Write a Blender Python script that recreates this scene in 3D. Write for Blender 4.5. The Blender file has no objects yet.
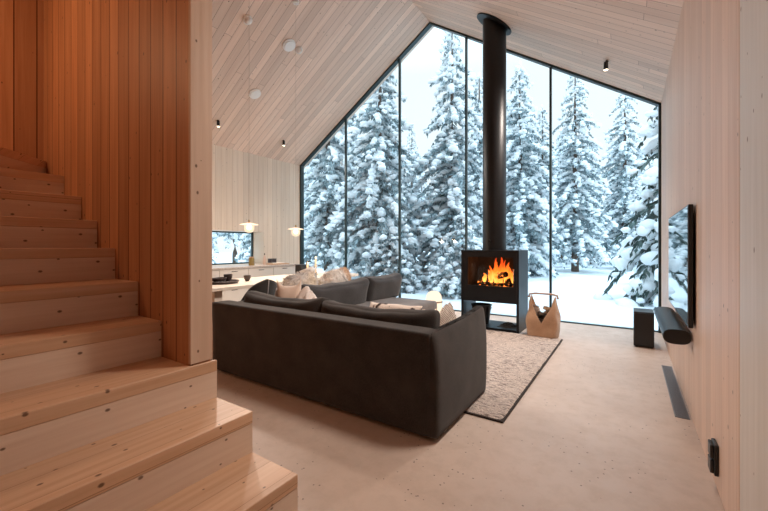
import bpy, bmesh, math, random
import numpy as np
from mathutils import Vector, Matrix, noise
random.seed(7)
PI = math.pi
S = bpy.context.scene
C = S.collection
V = Vector

# ------------------------------------------------------------------ room figures
XL, XR = -6.72, 0.358            # long side walls
YW, YB = 6.33, -2.6              # glazed gable, wall behind
EAVE, RIDGE = 3.17, 5.49
XM = (XL + XR) / 2
SLOPE = (RIDGE - EAVE) / (XM - XL)
def roof_z(x): return RIDGE - SLOPE * abs(x - XM)

# ------------------------------------------------------------------ materials
class N:
    def __init__(s, name):
        s.m = bpy.data.materials.new(name); s.m.use_nodes = True
        s.t = s.m.node_tree; s.t.nodes.clear()
        s.out = s.t.nodes.new('ShaderNodeOutputMaterial')
    def new(s, typ, **kw):
        n = s.t.nodes.new(typ)
        for k, v in kw.items(): setattr(n, k, v)
        return n
    def link(s, a, b): s.t.links.new(a, b)
    def put(s, sock, v):
        if hasattr(v, 'is_output') or isinstance(v, bpy.types.NodeSocket): s.link(v, sock)
        else: sock.default_value = v
    def math(s, op, a, b=0.0, c=0.0):
        n = s.new('ShaderNodeMath', operation=op)
        s.put(n.inputs[0], a); s.put(n.inputs[1], b); s.put(n.inputs[2], c)
        return n.outputs[0]
    def comb(s, x, y, z):
        n = s.new('ShaderNodeCombineXYZ')
        for i, v in enumerate((x, y, z)): s.put(n.inputs[i], v)
        return n.outputs[0]
    def coord(s):
        tc = s.new('ShaderNodeTexCoord'); sp = s.new('ShaderNodeSeparateXYZ')
        s.link(tc.outputs['Object'], sp.inputs[0])
        return tc.outputs['Object'], sp.outputs
    def noise(s, vec, scale, detail=3, rough=.55):
        n = s.new('ShaderNodeTexNoise'); s.link(vec, n.inputs['Vector'])
        n.inputs['Scale'].default_value = scale; n.inputs['Detail'].default_value = detail
        n.inputs['Roughness'].default_value = rough
        return n.outputs['Fac']
    def mix(s, f, a, b):
        n = s.new('ShaderNodeMix', data_type='RGBA')
        s.put(n.inputs[0], f)
        for i, v in ((6, a), (7, b)):
            s.put(n.inputs[i], v if hasattr(v, 'links') else (*v, 1))
        return n.outputs[2]
    def rng(s, v, a, b, c=0., d=1.):
        n = s.new('ShaderNodeMapRange'); s.put(n.inputs[0], v)
        for i, q in enumerate((a, b, c, d)): n.inputs[i + 1].default_value = q
        return n.outputs[0]
    def bsdf(s, col, rough=.5, spec=.5, metal=0., bump=None, bstr=.3, bdist=.01, **kw):
        b = s.new('ShaderNodeBsdfPrincipled')
        s.put(b.inputs['Base Color'], col if hasattr(col, 'links') else (*col, 1))
        s.put(b.inputs['Roughness'], rough); b.inputs['Specular IOR Level'].default_value = spec
        b.inputs['Metallic'].default_value = metal
        for k, v in kw.items(): s.put(b.inputs[k], v)
        if bump is not None:
            n = s.new('ShaderNodeBump'); n.inputs['Strength'].default_value = bstr
            n.inputs['Distance'].default_value = bdist
            s.link(bump, n.inputs['Height']); s.link(n.outputs[0], b.inputs['Normal'])
        s.link(b.outputs[0], s.out.inputs[0])
        return s.m

def plain(name, col, rough=.5, spec=.5, metal=0., nscale=0, namt=.15, bump=0.):
    n = N(name); v, _ = n.coord()
    if nscale:
        f = n.noise(v, nscale, 4)
        c = n.mix(n.rng(f, .3, .7), tuple(q * (1 - namt) for q in col), tuple(min(1, q * (1 + namt)) for q in col))
        return n.bsdf(c, rough, spec, metal, f if bump else None, bump, .005)
    return n.bsdf(col, rough, spec, metal)

def wood(name, across, along, bw, light, dark, groove=.03, gcol=(.12, .06, .03), knots=.5,
         rough=.5, var=.14, joint=0., grain=1., kcol=(.10, .045, .02), spec=.35):
    """boards: across / along are dicts of axis weights"""
    n = N(name); _, xyz = n.coord()
    def lin(w):
        r = None
        for k, q in w.items():
            t = n.math('MULTIPLY', xyz['XYZ'.index(k)], q)
            r = t if r is None else n.math('ADD', r, t)
        return r
    a, l = lin(across), lin(along)
    q = n.math('DIVIDE', a, bw); i = n.math('FLOOR', q); fr = n.math('FRACT', q)
    wn = n.new('ShaderNodeTexWhiteNoise', noise_dimensions='1D'); n.link(i, wn.inputs['W']); r = wn.outputs['Value']
    if joint:
        jl = n.math('ADD', n.math('DIVIDE', l, joint), n.math('MULTIPLY', r, 7.3))
        ji = n.math('FLOOR', jl); jf = n.math('FRACT', jl)
        w2 = n.new('ShaderNodeTexWhiteNoise', noise_dimensions='2D'); n.link(n.comb(i, ji, 0), w2.inputs['Vector'])
        r = w2.outputs['Value']
    off = n.math('MULTIPLY', r, 53.)
    g = n.noise(n.comb(n.math('MULTIPLY', a, 34.), n.math('ADD', n.math('MULTIPLY', l, 1.1), off), off), grain, 5, .6)
    g2 = n.noise(n.comb(n.math('MULTIPLY', a, 5.), n.math('ADD', n.math('MULTIPLY', l, .5), off), off), 1.3, 2)
    gg = n.math('ADD', n.math('MULTIPLY', g, .65), n.math('MULTIPLY', g2, .35))
    col = n.mix(n.rng(gg, .36, .66), dark, light)
    tint = n.math('ADD', 1 - var / 2, n.math('MULTIPLY', r, var))
    vm = n.new('ShaderNodeVectorMath', operation='SCALE'); n.link(col, vm.inputs[0]); n.link(tint, vm.inputs['Scale'])
    col = vm.outputs[0]
    if knots:
        vo = n.new('ShaderNodeTexVoronoi', voronoi_dimensions='2D'); vo.inputs['Scale'].default_value = 1.
        n.link(n.comb(n.math('MULTIPLY', a, 11.), n.math('ADD', n.math('MULTIPLY', l, 7.5), off), 0.), vo.inputs['Vector'])
        d = vo.outputs['Distance']; sc = n.new('ShaderNodeSeparateColor'); n.link(vo.outputs['Color'], sc.inputs[0])
        keep = n.math('LESS_THAN', sc.outputs[0], knots)
        rad = n.math('ADD', .03, n.math('MULTIPLY', sc.outputs[1], .065))
        k = n.math('SUBTRACT', 1., n.math('DIVIDE', d, rad)); k = n.math('MINIMUM', 1., n.math('MAXIMUM', 0., n.math('MULTIPLY', k, 2.2)))
        col = n.mix(n.math('MULTIPLY', n.math('MULTIPLY', k, keep), .85), col, kcol)
    bump = g
    if groove:
        e = n.math('MINIMUM', fr, n.math('SUBTRACT', 1., fr))
        gm = n.math('LESS_THAN', e, groove)
        if joint:
            je = n.math('MINIMUM', jf, n.math('SUBTRACT', 1., jf))
            gm = n.math('MAXIMUM', gm, n.math('LESS_THAN', je, groove * bw / joint * .8))
        col = n.mix(gm, col, gcol)
        bump = n.math('SUBTRACT', n.math('MULTIPLY', g, .15), gm)
    return n.bsdf(col, rough, spec, bump=bump, bstr=.35, bdist=.004)

M = {}
PINE_L, PINE_D = (.72, .53, .40), (.58, .395, .275)
M['wall_left'] = wood('pale vertical boarding', {'Y': 1}, {'Z': 1}, .125, (.80, .68, .56), (.72, .585, .46), .022, (.50, .37, .27), .12, .55)
M['wall_right'] = wood('pale smooth panelling', {'Y': 1}, {'Z': 1}, .145, (.79, .61, .50), (.68, .49, .385), .010, (.52, .36, .26), .10, .5)
M['wall_back'] = wood('pine boarding', {'X': 1}, {'Z': 1}, .14, PINE_L, PINE_D, .025)
M['stair_wall'] = wood('orange pine boarding', {'X': 1, 'Y': 1}, {'Z': 1}, .141, (.57, .28, .14), (.42, .18, .08), .03, (.13, .04, .014), .22, .5, .26)
M['wall_end'] = wood('end timber', {'Y': 1, 'X': 1}, {'Z': 1}, .3, (.74, .55, .42), (.63, .44, .32), 0, knots=.3)
M['post'] = wood('grey timber', {'Y': 1, 'X': 1}, {'Z': 1}, .6, (.72, .69, .65), (.63, .60, .555), 0, knots=.16, kcol=(.16, .10, .07))
M['ceiling'] = wood('ceiling boarding', {'Y': 1}, {'X': 1.2}, .118, (.79, .615, .50), (.69, .505, .395), .026, (.38, .25, .18), .2, .55, .22, joint=3.3)
M['tread'] = wood('pine tread', {'X': 1, 'Z': .9}, {'Y': 1}, .145, (.73, .49, .325), (.58, .345, .205), .008, (.36, .18, .09), .5, .42, .16)
M['riser'] = wood('pine riser', {'Z': 1, 'X': .6}, {'Y': 1}, .31, (.76, .605, .485), (.655, .485, .37), 0, (.30, .16, .09), .6, .5, .14)
M['board'] = wood('oiled wood', {'X': 1, 'Z': 1}, {'Y': 1}, .5, (.62, .40, .24), (.50, .29, .16), 0, knots=0)
M['table'] = plain('whitewashed table', (.78, .70, .60), .4, .4, nscale=6, namt=.06)
M['cabinet'] = plain('cabinet lacquer', (.70, .64, .57), .45, nscale=3, namt=.03)
M['white'] = plain('white plastic', (.82, .80, .77), .4)
M['black'] = plain('black plastic', (.012, .012, .013), .35)
M['black_satin'] = plain('black satin steel', (.008, .009, .011), .42, .35, 0., 30, .2)
M['steel_inner'] = plain('firebox lining', (.022, .015, .013), .9, nscale=12, namt=.4)
M['frame'] = plain('green grey aluminium', (.018, .035, .036), .35, .5, .2)
M['chrome'] = plain('brushed steel', (.55, .52, .48), .3, .5, 1.)
M['brass'] = plain('brass', (.62, .40, .16), .3, .5, 1.)
M['screen'] = N('glossy screen').bsdf((.006, .007, .008), .03, .8, IOR=2.0)
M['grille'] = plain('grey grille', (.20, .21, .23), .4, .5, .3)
M['gap'] = plain('painted gap shadow', (.07, .045, .03), .8)  # dark tone stands for the shade inside the gap

def fabric(name, c1, c2, scale=260, rough=.95, bump=.35, sheen=.25):
    n = N(name); v, xyz = n.coord()
    f = n.noise(v, scale, 2); g = n.noise(v, 5, 3)
    c = n.mix(n.rng(n.math('ADD', n.math('MULTIPLY', f, .6), n.math('MULTIPLY', g, .4)), .35, .65), c1, c2)
    return n.bsdf(c, rough, .2, bump=f, bstr=bump, bdist=.003, **{'Sheen Weight': sheen, 'Sheen Roughness': .6})
M['sofa'] = fabric('charcoal brown weave', (.015, .0132, .0122), (.056, .046, .041), 260, .95, .35, .12)
M['sofa_cushion'] = fabric('charcoal cushion weave', (.026, .025, .026), (.058, .054, .055), 260, .95, .35, .15)
M['sofa_seat_lit'] = fabric('window-lit seat weave', (.10, .095, .095), (.20, .185, .18), 260, .95, .35, .15)  # sofa weave lightened to carry window light on the chaise top
M['linen'] = fabric('beige linen', (.55, .43, .35), (.68, .55, .46), 180)
M['throw'] = fabric('off white cotton', (.66, .58, .53), (.80, .73, .68), 60)
M['grey_throw'] = fabric('grey wool', (.34, .32, .33), (.50, .47, .46), 90)
M['felt'] = fabric('tan felt', (.42, .25, .15), (.56, .36, .23), 120)
M['dark_chair'] = fabric('black brown upholstery', (.012, .011, .010), (.03, .026, .022), 150)
def knit():
    n = N('cream knit'); v, xyz = n.coord()
    w = n.new('ShaderNodeTexWave', wave_type='BANDS', bands_direction='DIAGONAL'); n.link(v, w.inputs[0])
    w.inputs['Scale'].default_value = 28; w.inputs['Distortion'].default_value = 3; w.inputs['Detail'].default_value = 2
    c = n.mix(w.outputs['Fac'], (.60, .50, .42), (.86, .77, .69))
    return n.bsdf(c, .95, .2, bump=w.outputs['Fac'], bstr=.8, bdist=.012)
M['knit'] = knit()
def spotted(name, base, spot, lo, hi, scale):
    n = N(name); v, _ = n.coord(); f = n.noise(v, scale, 3); g = n.noise(v, 90, 3)
    c = n.mix(n.rng(f, lo, hi), base, spot)
    return n.bsdf(c, .95, .15, bump=g, bstr=.7, bdist=.01)
M['spotted'] = spotted('spotted hide', (.80, .71, .64), (.06, .04, .035), .57, .62, 9)
M['skin_cream'] = spotted('cream grey fleece', (.86, .76, .64), (.78, .76, .75), .42, .6, 4)
M['skin_tan'] = spotted('tan white fleece', (.70, .49, .34), (.90, .86, .82), .45, .60, 3.5)

def concrete():
    n = N('warm polished concrete'); v, _ = n.coord()
    f = n.noise(v, 1.3, 5); g = n.noise(v, 9, 5, .7)
    c = n.mix(n.rng(f, .3, .7), (.53, .42, .35), (.63, .515, .44))
    c = n.mix(n.rng(g, .45, .8, 0, .45), c, (.40, .305, .235))
    vo = n.new('ShaderNodeTexVoronoi'); vo.inputs['Scale'].default_value = 34; n.link(v, vo.inputs['Vector'])
    sc = n.new('ShaderNodeSeparateColor'); n.link(vo.outputs['Color'], sc.inputs[0])
    patch = n.rng(n.noise(v, 1.6, 2), .46, .60, 0., .42)
    k = n.math('MULTIPLY', n.math('LESS_THAN', vo.outputs['Distance'], .17), n.math('LESS_THAN', sc.outputs[0], patch))
    c = n.mix(n.math('MULTIPLY', k, .8), c, (.14, .10, .08))
    return n.bsdf(c, n.rng(g, .3, .7, .36, .52), .45, bump=n.math('SUBTRACT', n.math('MULTIPLY', g, .1), k), bstr=.15, bdist=.004)
M['floor'] = concrete()
def rugm():
    n = N('flecked wool pile'); v, xyz = n.coord()
    st = n.comb(n.math('MULTIPLY', xyz[0], 10.), n.math('MULTIPLY', xyz[1], 42.), xyz[2])
    f = n.noise(st, 1.3, 6, .75); g = n.noise(v, 75, 3); p = n.noise(v, 2.2, 3)
    c = n.mix(n.rng(g, .3, .7), (.52, .425, .375), (.80, .70, .63))
    c = n.mix(n.math('MULTIPLY', n.rng(f, .50, .60), n.rng(p, .33, .55, .25, 1.)), c, (.15, .115, .11))
    return n.bsdf(c, .97, .1, bump=n.math('ADD', f, g), bstr=.9, bdist=.02)
M['rug'] = rugm()
M['rug_edge'] = plain('dark rug binding', (.035, .025, .022), .9)
def snowm(name, c, sc):
    n = N(name); v, _ = n.coord(); f = n.noise(v, sc, 5)
    cc = n.mix(n.rng(f, .3, .7), tuple(q * .97 for q in c), c)
    return n.bsdf(cc, .8, .2, bump=f, bstr=.35, bdist=.04)
M['snow'] = snowm('powder snow', (.93, .96, .98), 14)
M['snow_ground'] = snowm('snow field', (.87, .91, .94), 1.1)
def needles(nm='frosted spruce needles', c1=(.060, .105, .11), c2=(.42, .51, .54)):
    n = N(nm); v, _ = n.coord(); f = n.noise(v, 7, 3)
    c = n.mix(n.rng(f, .34, .58), c1, c2)
    return n.bsdf(c, .8, .2)
M['needle'] = needles()
M['needle_dark'] = needles('dark spruce needles', (.022, .050, .043), (.11, .15, .14))
M['bark'] = plain('spruce bark', (.12, .085, .065), .9, nscale=14, namt=.4, bump=.6)
def glassm(name, tint=(.96, .985, .985), ior=1.42, amp=1.0):
    n = N(name)
    t = n.new('ShaderNodeBsdfTransparent'); t.inputs[0].default_value = (*tint, 1)
    g = n.new('ShaderNodeBsdfGlossy'); g.inputs['Roughness'].default_value = 0.0
    fr = n.new('ShaderNodeFresnel'); fr.inputs[0].default_value = ior
    mx = n.new('ShaderNodeMixShader'); n.link(n.math('MULTIPLY', fr.outputs[0], amp), mx.inputs[0])
    n.link(t.outputs[0], mx.inputs[1]); n.link(g.outputs[0], mx.inputs[2]); n.link(mx.outputs[0], n.out.inputs[0])
    return n.m
M['glass'] = glassm('window glass')
M['lampglass'] = glassm('clear lamp glass', (.97, .95, .92), 1.5, 1.3)
def emit(name, col, s):
    n = N(name); e = n.new('ShaderNodeEmission'); e.inputs[0].default_value = (*col, 1); e.inputs[1].default_value = s
    n.link(e.outputs[0], n.out.inputs[0]); return n.m
M['opal'] = emit('glowing opal glass', (1, .80, .60), 1.35)
M['bulb'] = emit('glowing bulb', (1, .74, .48), 9)
M['spotlens'] = emit('glowing spot lens', (1, .80, .58), 9)
M['cord'] = plain('beige cord', (.5, .38, .28), .8)
M['brim'] = emit('lit frosted glass', (1, .76, .54), 1.7)
def litglass():
    n = N('lit clear glass'); t = n.new('ShaderNodeBsdfTransparent'); e = n.new('ShaderNodeEmission')
    e.inputs[0].default_value = (1, .74, .50, 1); e.inputs[1].default_value = 1.5
    mx = n.new('ShaderNodeMixShader'); mx.inputs[0].default_value = .5
    n.link(t.outputs[0], mx.inputs[1]); n.link(e.outputs[0], mx.inputs[2]); n.link(mx.outputs[0], n.out.inputs[0]); return n.m
M['litglass'] = litglass()
M['candleflame'] = emit('candle flame', (1, .62, .25), 8)
M['wax'] = plain('ivory wax', (.84, .70, .52), .5)
def flame():
    n = N('fire flame'); v, xyz = n.coord()
    f = n.noise(v, 9, 3)
    h = n.math('ADD', n.math('MULTIPLY', xyz[2], 3.0), n.math('MULTIPLY', n.math('SUBTRACT', f, .5), 1.1))
    cr = n.new('ShaderNodeValToRGB'); n.link(h, cr.inputs[0]); e = cr.color_ramp.elements
    e[0].position = .05; e[0].color = (1, .42, .07, 1); e[1].position = .95; e[1].color = (.50, .04, .005, 1)
    m = cr.color_ramp.elements.new(.45); m.color = (1, .16, .014, 1)
    em = n.new('ShaderNodeEmission'); n.link(cr.outputs[0], em.inputs[0]); em.inputs[1].default_value = 2.3
    lw = n.new('ShaderNodeLayerWeight'); lw.inputs[0].default_value = .35
    tr = n.new('ShaderNodeBsdfTransparent'); mx = n.new('ShaderNodeMixShader')
    n.link(n.rng(lw.outputs['Facing'], .35, 1., 0., .9), mx.inputs[0])
    n.link(em.outputs[0], mx.inputs[1]); n.link(tr.outputs[0], mx.inputs[2]); n.link(mx.outputs[0], n.out.inputs[0])
    return n.m
M['flame'] = flame()
def ember():
    n = N('glowing charred log'); v, _ = n.coord(); f = n.noise(v, 26, 4)
    c = n.mix(n.rng(f, .45, .6), (.012, .01, .009), (.06, .03, .02))
    return n.bsdf(c, .9, .2, bump=f, bstr=.6, bdist=.01, **{'Emission Color': (1, .22, .03, 1), 'Emission Strength': n.rng(f, .56, .70, 0, 4.)})
M['ember'] = ember()
M['birch'] = plain('birch bark', (.62, .52, .44), .8, nscale=18, namt=.35)
M['logend'] = plain('split log wood', (.72, .52, .34), .8, nscale=20, namt=.15)
M['amber'] = plain('amber bottle glass', (.30, .20, .06), .12, .6)
M['blush'] = plain('blush ceramic', (.72, .52, .42), .4)
M['dark_bowl'] = plain('dark stoneware', (.05, .035, .035), .35, nscale=30, namt=.3)

# ------------------------------------------------------------------ builders
def wpos(o):
    p = V((0, 0, 0))
    while o is not None: p += o.location; o = o.parent
    return p
def obj(name, bm, mat, parent=None, smooth=False, kind=None):
    if parent is not None: bmesh.ops.translate(bm, verts=bm.verts, vec=-wpos(parent))
    me = bpy.data.meshes.new(name); bm.normal_update(); bm.to_mesh(me); bm.free()
    if smooth:
        me.polygons.foreach_set('use_smooth', [True] * len(me.polygons))
        if smooth == 'auto': me.set_sharp_from_angle(angle=math.radians(38))
    me.materials.append(mat)
    o = bpy.data.objects.new(name, me); C.objects.link(o)
    if parent is not None: o.parent = parent
    if kind: o['kind'] = kind
    return o
def tag(o, label, cat, group=None):
    o['label'] = label; o['category'] = cat
    if group: o['group'] = group
    return o
def thing(name, label, cat, loc, group=None, rz=0.):
    o = bpy.data.objects.new(name, None); C.objects.link(o); o.location = loc; o.rotation_euler.z = rz
    o.empty_display_size = .1
    return tag(o, label, cat, group)
def copy_tree(o, loc, rz=0., sc=1., label=None, group=None):
    r = o.copy(); C.objects.link(r); r.location = loc; r.rotation_euler = (0, 0, rz); r.scale = (sc,) * 3 if not hasattr(sc, '__len__') else sc
    if label: r['label'] = label
    if group: r['group'] = group
    elif 'group' in r: del r['group']
    for ch in list(o.children):
        c = ch.copy(); C.objects.link(c); c.parent = r
        for g in list(ch.children):
            d = g.copy(); C.objects.link(d); d.parent = c
    return r

def box(lo, hi, bev=0., bm=None, seg=2):
    b = bmesh.new(); bmesh.ops.create_cube(b, size=1)
    lo, hi = V(lo), V(hi); c = (lo + hi) / 2; d = hi - lo
    for v in b.verts: v.co = V((v.co.x * d.x, v.co.y * d.y, v.co.z * d.z)) + c
    if bev: bmesh.ops.bevel(b, geom=b.edges[:], offset=bev, segments=seg, affect='EDGES', profile=.5)
    return join(bm, b)
def join(bm, b):
    if bm is None: return b
    me = bpy.data.meshes.new('tmp'); b.to_mesh(me); b.free(); bm.from_mesh(me); bpy.data.meshes.remove(me)
    return bm
def tube(p0, p1, r0, r1=None, seg=16, bm=None):
    p0, p1 = V(p0), V(p1); r1 = r0 if r1 is None else r1
    b = bmesh.new(); d = p1 - p0
    bmesh.ops.create_cone(b, cap_ends=True, segments=seg, radius1=r0, radius2=r1, depth=d.length)
    b.transform(Matrix.Translation((p0 + p1) / 2) @ d.to_track_quat('Z', 'Y').to_matrix().to_4x4())
    return join(bm, b)
def path(pts, r, seg=8, bm=None):
    b = bmesh.new(); pts = [V(p) for p in pts]; rings = []
    for i, p in enumerate(pts):
        d = (pts[min(i + 1, len(pts) - 1)] - pts[max(i - 1, 0)]).normalized()
        q = d.to_track_quat('Z', 'Y')
        rr = r(i / (len(pts) - 1)) if callable(r) else r
        rings.append([b.verts.new(p + q @ V((rr * math.cos(2 * PI * k / seg), rr * math.sin(2 * PI * k / seg), 0))) for k in range(seg)])
    for a, c in zip(rings, rings[1:]):
        for k in range(seg): b.faces.new((a[k], a[(k + 1) % seg], c[(k + 1) % seg], c[k]))
    b.faces.new(rings[0][::-1]); b.faces.new(rings[-1])
    return join(bm, b)
def lathe(prof, c, seg=24, bm=None):
    b = bmesh.new(); rings = []
    for r, z in prof:
        if r < 1e-5: rings.append([b.verts.new((c[0], c[1], c[2] + z))])
        else: rings.append([b.verts.new((c[0] + r * math.cos(2 * PI * k / seg), c[1] + r * math.sin(2 * PI * k / seg), c[2] + z)) for k in range(seg)])
    for p, q in zip(rings, rings[1:]):
        for k in range(seg):
            a = p[k % len(p)], p[(k + 1) % len(p)], q[(k + 1) % len(q)], q[k % len(q)]
            f = []
            for v in a:
                if v not in f: f.append(v)
            if len(f) > 2: b.faces.new(f)
    bmesh.ops.recalc_face_normals(b, faces=b.faces)
    return join(bm, b)
def prism(pts, axis, a, b_, bm=None):
    """pts: 2-D polygon in the two other axes, extruded along axis from a to b_"""
    b = bmesh.new()
    def mk(p, w):
        p = list(p); p.insert('XYZ'.index(axis), w); return b.verts.new(p)
    A = [mk(p, a) for p in pts]; B = [mk(p, b_) for p in pts]; n = len(pts)
    b.faces.new(A); b.faces.new(B[::-1])
    for i in range(n): b.faces.new((A[i], B[i], B[(i + 1) % n], A[(i + 1) % n]))
    bmesh.ops.recalc_face_normals(b, faces=b.faces)
    return join(bm, b)
def rbox(size, r, n=10, fn=None, mat=None):
    """rounded upholstery block centred at 0"""
    b = bmesh.new(); bmesh.ops.create_cube(b, size=2)
    bmesh.ops.subdivide_edges(b, edges=b.edges[:], cuts=n, use_grid_fill=True)
    h = V(size) / 2
    for v in b.verts:
        u = v.co.copy()
        p = V([math.copysign(abs(u[i]) ** .8, u[i]) * h[i] for i in range(3)])
        c = V([max(-(h[i] - r), min(h[i] - r, p[i])) for i in range(3)])
        d = p - c
        p = c + d.normalized() * min(r, r) if d.length > 1e-6 else p
        if fn: p = fn(p, u)
        v.co = p
    if mat: b.transform(mat)
    return b
def at(loc, rx=0, ry=0, rz=0):
    return Matrix.Translation(loc) @ Matrix.Rotation(rz, 4, 'Z') @ Matrix.Rotation(ry, 4, 'Y') @ Matrix.Rotation(rx, 4, 'X')
def lump(p, s, f): return noise.noise(V(p) * f) * s
def pillow(w, h, t, mat, crease=.012, seed=0, n=14, horn=.0):
    """thin edged scatter pillow, w along x, h along z, t along y"""
    def fn(p, u):
        x, z, y = u.x, u.z, u.y
        k = max(0., (1 - abs(x) ** 3)) ** .55 * max(0., (1 - abs(z) ** 3)) ** .55
        pin = 1 - .10 * (1 - abs(x) ** 2) * abs(z) ** 4 - 0.0
        pinx = 1 - .10 * (1 - abs(z) ** 2) * abs(x) ** 4
        q = V((x * w / 2 * pinx, y * t / 2 * (k + .05), z * h / 2 * pin))
        q.z += horn * (abs(x) ** 5) * max(0, z) ** 3
        q += V((lump(q + V((seed, 0, 0)), crease, 6), lump(q + V((0, seed, 3)), crease * 1.6, 9), lump(q + V((5, 0, seed)), crease, 6)))
        return q
    return rbox((2, 2, 2), .001, n, fn, mat)

# ------------------------------------------------------------------ the room
def struct(name, bm, m, parent=None, smooth=False): return obj(name, bm, m, parent, smooth, None if parent else 'structure')

struct('floor', box((XL - .3, YB - .3, -.25), (XR + .6, YW + .05, 0)), M['floor'])
sec = [(XL - .3, roof_z(XL) - SLOPE * .3), (XM, RIDGE), (XR + .3, roof_z(XR) - SLOPE * .3),
       (XR + .3, roof_z(XR) - SLOPE * .3 + .3), (XM, RIDGE + .3), (XL - .3, roof_z(XL) - SLOPE * .3 + .3)]
struct('ceiling', prism(sec, 'Y', YB - .2, YW + .20), M['ceiling'])
KY0, KY1, KZ0, KZ1 = 3.10, 5.27, .81, 1.51        # kitchen window opening
wl = box((XL - .42, YB, 0), (XL, KY0, EAVE)); box((XL - .42, KY1, 0), (XL, YW + .06, EAVE), bm=wl)
box((XL - .42, KY0, 0), (XL, KY1, KZ0), bm=wl); box((XL - .42, KY0, KZ1), (XL, KY1, EAVE), bm=wl)
struct('wall_left', wl, M['wall_left'])
struct('wall_right', box((XR, YB, 0), (XR + .3, YW + .06, EAVE + .02)), M['wall_right'])
struct('wall_back', prism([(XL, 0), (XR, 0), (XR, EAVE), (XM, RIDGE), (XL, EAVE)], 'Y', YB - .2, YB), M['wall_back'])
struct('trim_1', box((XR - .006, YB + .02, 0), (XR + .1, 1.944, EAVE - .02), .004), M['post'])
struct('gap_shadow_strip', box((XR - .002, 1.945, 0), (XR + .1, 1.960, EAVE - .02)), M['gap'])  # dark strip in place of a shadowed gap beside the post
struct('trim_2', box((XR - .003, 1.961, 0), (XR + .1, 1.984, EAVE - .02)), M['wall_end'])

# glazed gable: perimeter frame, mullions, five panes
FD0, FD1 = YW, YW + .10
PX = [XL + (XR - XL) * k / 5 for k in range(6)]
w1 = obj('window_1', box((XL, FD0 + .03, -.01), (XR, FD1, .014)), M['frame'], None, False, 'structure')
ft = .05
ft = .03
fb = prism([(XL, EAVE), (XM, RIDGE), (XR, EAVE), (XR, EAVE - ft * 1.2), (XM, RIDGE - ft * 1.2), (XL, EAVE - ft * 1.2)], 'Y', FD0, FD1)
box((XL, FD0, 0), (XL + .04, FD1, EAVE), bm=fb); box((XR - .03, FD0, 0), (XR, FD1, EAVE), bm=fb)
obj('window_frame', fb, M['frame'], w1)
for k in range(1, 5):
    obj('mullion', box((PX[k] - .016, FD0 + .03, .03), (PX[k] + .016, FD0 + .085, roof_z(PX[k]) - .04)), M['frame'], w1)
for k in range(5):
    a, b = PX[k] + .014, PX[k + 1] - .014
    pts = [(a, .02), (b, .02), (b, roof_z(b) - .04)] + ([(XM, RIDGE - .04)] if k == 2 else []) + [(a, roof_z(a) - .04)]
    bm = bmesh.new(); bm.faces.new([bm.verts.new((p[0], YW + .07, p[1])) for p in pts])
    obj('window_pane', bm, M['glass'], w1)
# kitchen window
w2 = obj('window_2', box((XL - .42, KY0, KZ0), (XL - .37, KY1, KZ0 + .03)), M['frame'], None, False, 'structure')
fb = box((XL - .42, KY0, KZ1 - .03), (XL - .37, KY1, KZ1)); box((XL - .42, KY0, KZ0), (XL - .37, KY0 + .03, KZ1), bm=fb)
box((XL - .42, KY1 - .03, KZ0), (XL - .37, KY1, KZ1), bm=fb); obj('window_frame', fb, M['frame'], w2)
bm = bmesh.new(); bm.faces.new([bm.verts.new(p) for p in ((XL - .4, KY0, KZ0), (XL - .4, KY1, KZ0), (XL - .4, KY1, KZ1), (XL - .4, KY0, KZ1))])
obj('window_pane', bm, M['glass'], w2)

# stair enclosure walls
SX0, SX1, SY0, SY1 = -4.20, -1.846, 1.0, 1.115
pts = [(SX0 - .1, 0), (SX1 - .02, 0), (SX1 - .02, roof_z(SX1)), (XM, RIDGE), (SX0 - .1, roof_z(SX0 - .1))]
struct('wall_stair', prism(pts, 'Y', SY0, SY1), M['stair_wall'])
struct('trim_3', box((SX1 - .02, SY0, .60), (SX1, SY1, 4.5)), M['wall_end'])
struct('wall_landing', prism([(YB, 0), (SY0, 0), (SY0, 4.8), (YB, 4.8)], 'X', SX0 - .1, SX0), M['stair_wall'])

# ------------------------------------------------------------------ staircase
RISE, RUN, X0 = .198, .302, -1.212
st = thing('staircase', 'knotty pine staircase with solid risers climbing beside the orange board wall', 'staircase', (X0, .5, 0))
ST0 = -.22
SXS = [X0, -1.526, -1.826, -2.14, -2.42, -2.74, -3.03, -3.32, -3.69, -4.12]      # nose of each step
SZS = [.198, .396, .594, .79, .99, 1.187, 1.375, 1.56, 1.75, 1.918]
for i in range(10):
    x, z = SXS[i], SZS[i]; zr = SZS[i - 1] if i else 0.
    xe = (SXS[i + 1] if i < 9 else SX0) - .025
    y1 = 1.132 if i < 3 else SY0 - .001
    if i < 8:
        tp = [(xe, ST0), (x, ST0), (x, y1), (x - .0195, y1), (x - .0195, SY0 - .001), (xe, SY0 - .001)] if i == 2 else [(xe, ST0), (x, ST0), (x, y1), (xe, y1)]
        b = prism(tp, 'Z', z - .058, z); bmesh.ops.bevel(b, geom=b.edges[:], offset=.003, segments=1, affect='EDGES')
        obj('tread', b, M['tread'], st)
        obj('riser', box((x - .019, ST0, zr + .0005), (x - .0015, y1 - .001, z - .0585)), M['riser'], st)
    else:
        a, b = ((x, SY0 - .001), (x + (.10, 1.22)[i - 8], ST0))     # winders turning towards the near side
        e = ((-4.10, SY0 - .001), (-2.96, ST0)) if i == 8 else ((SX0 + .002, SY0 - .001), (SX0 + .002, ST0))
        obj('tread', prism([a, e[0], e[1], b] if i == 9 else [a, (SX0 + .002, SY0 - .001), (SX0 + .002, ST0), b], 'Z', z - .058, z), M['tread'], st)
        obj('riser', prism([(a[0] - .002, a[1]), (a[0] - .02, a[1]), (b[0] - .02, b[1]), (b[0] - .002, b[1])], 'Z', zr + .0005, z - .0585), M['riser'], st)
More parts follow.
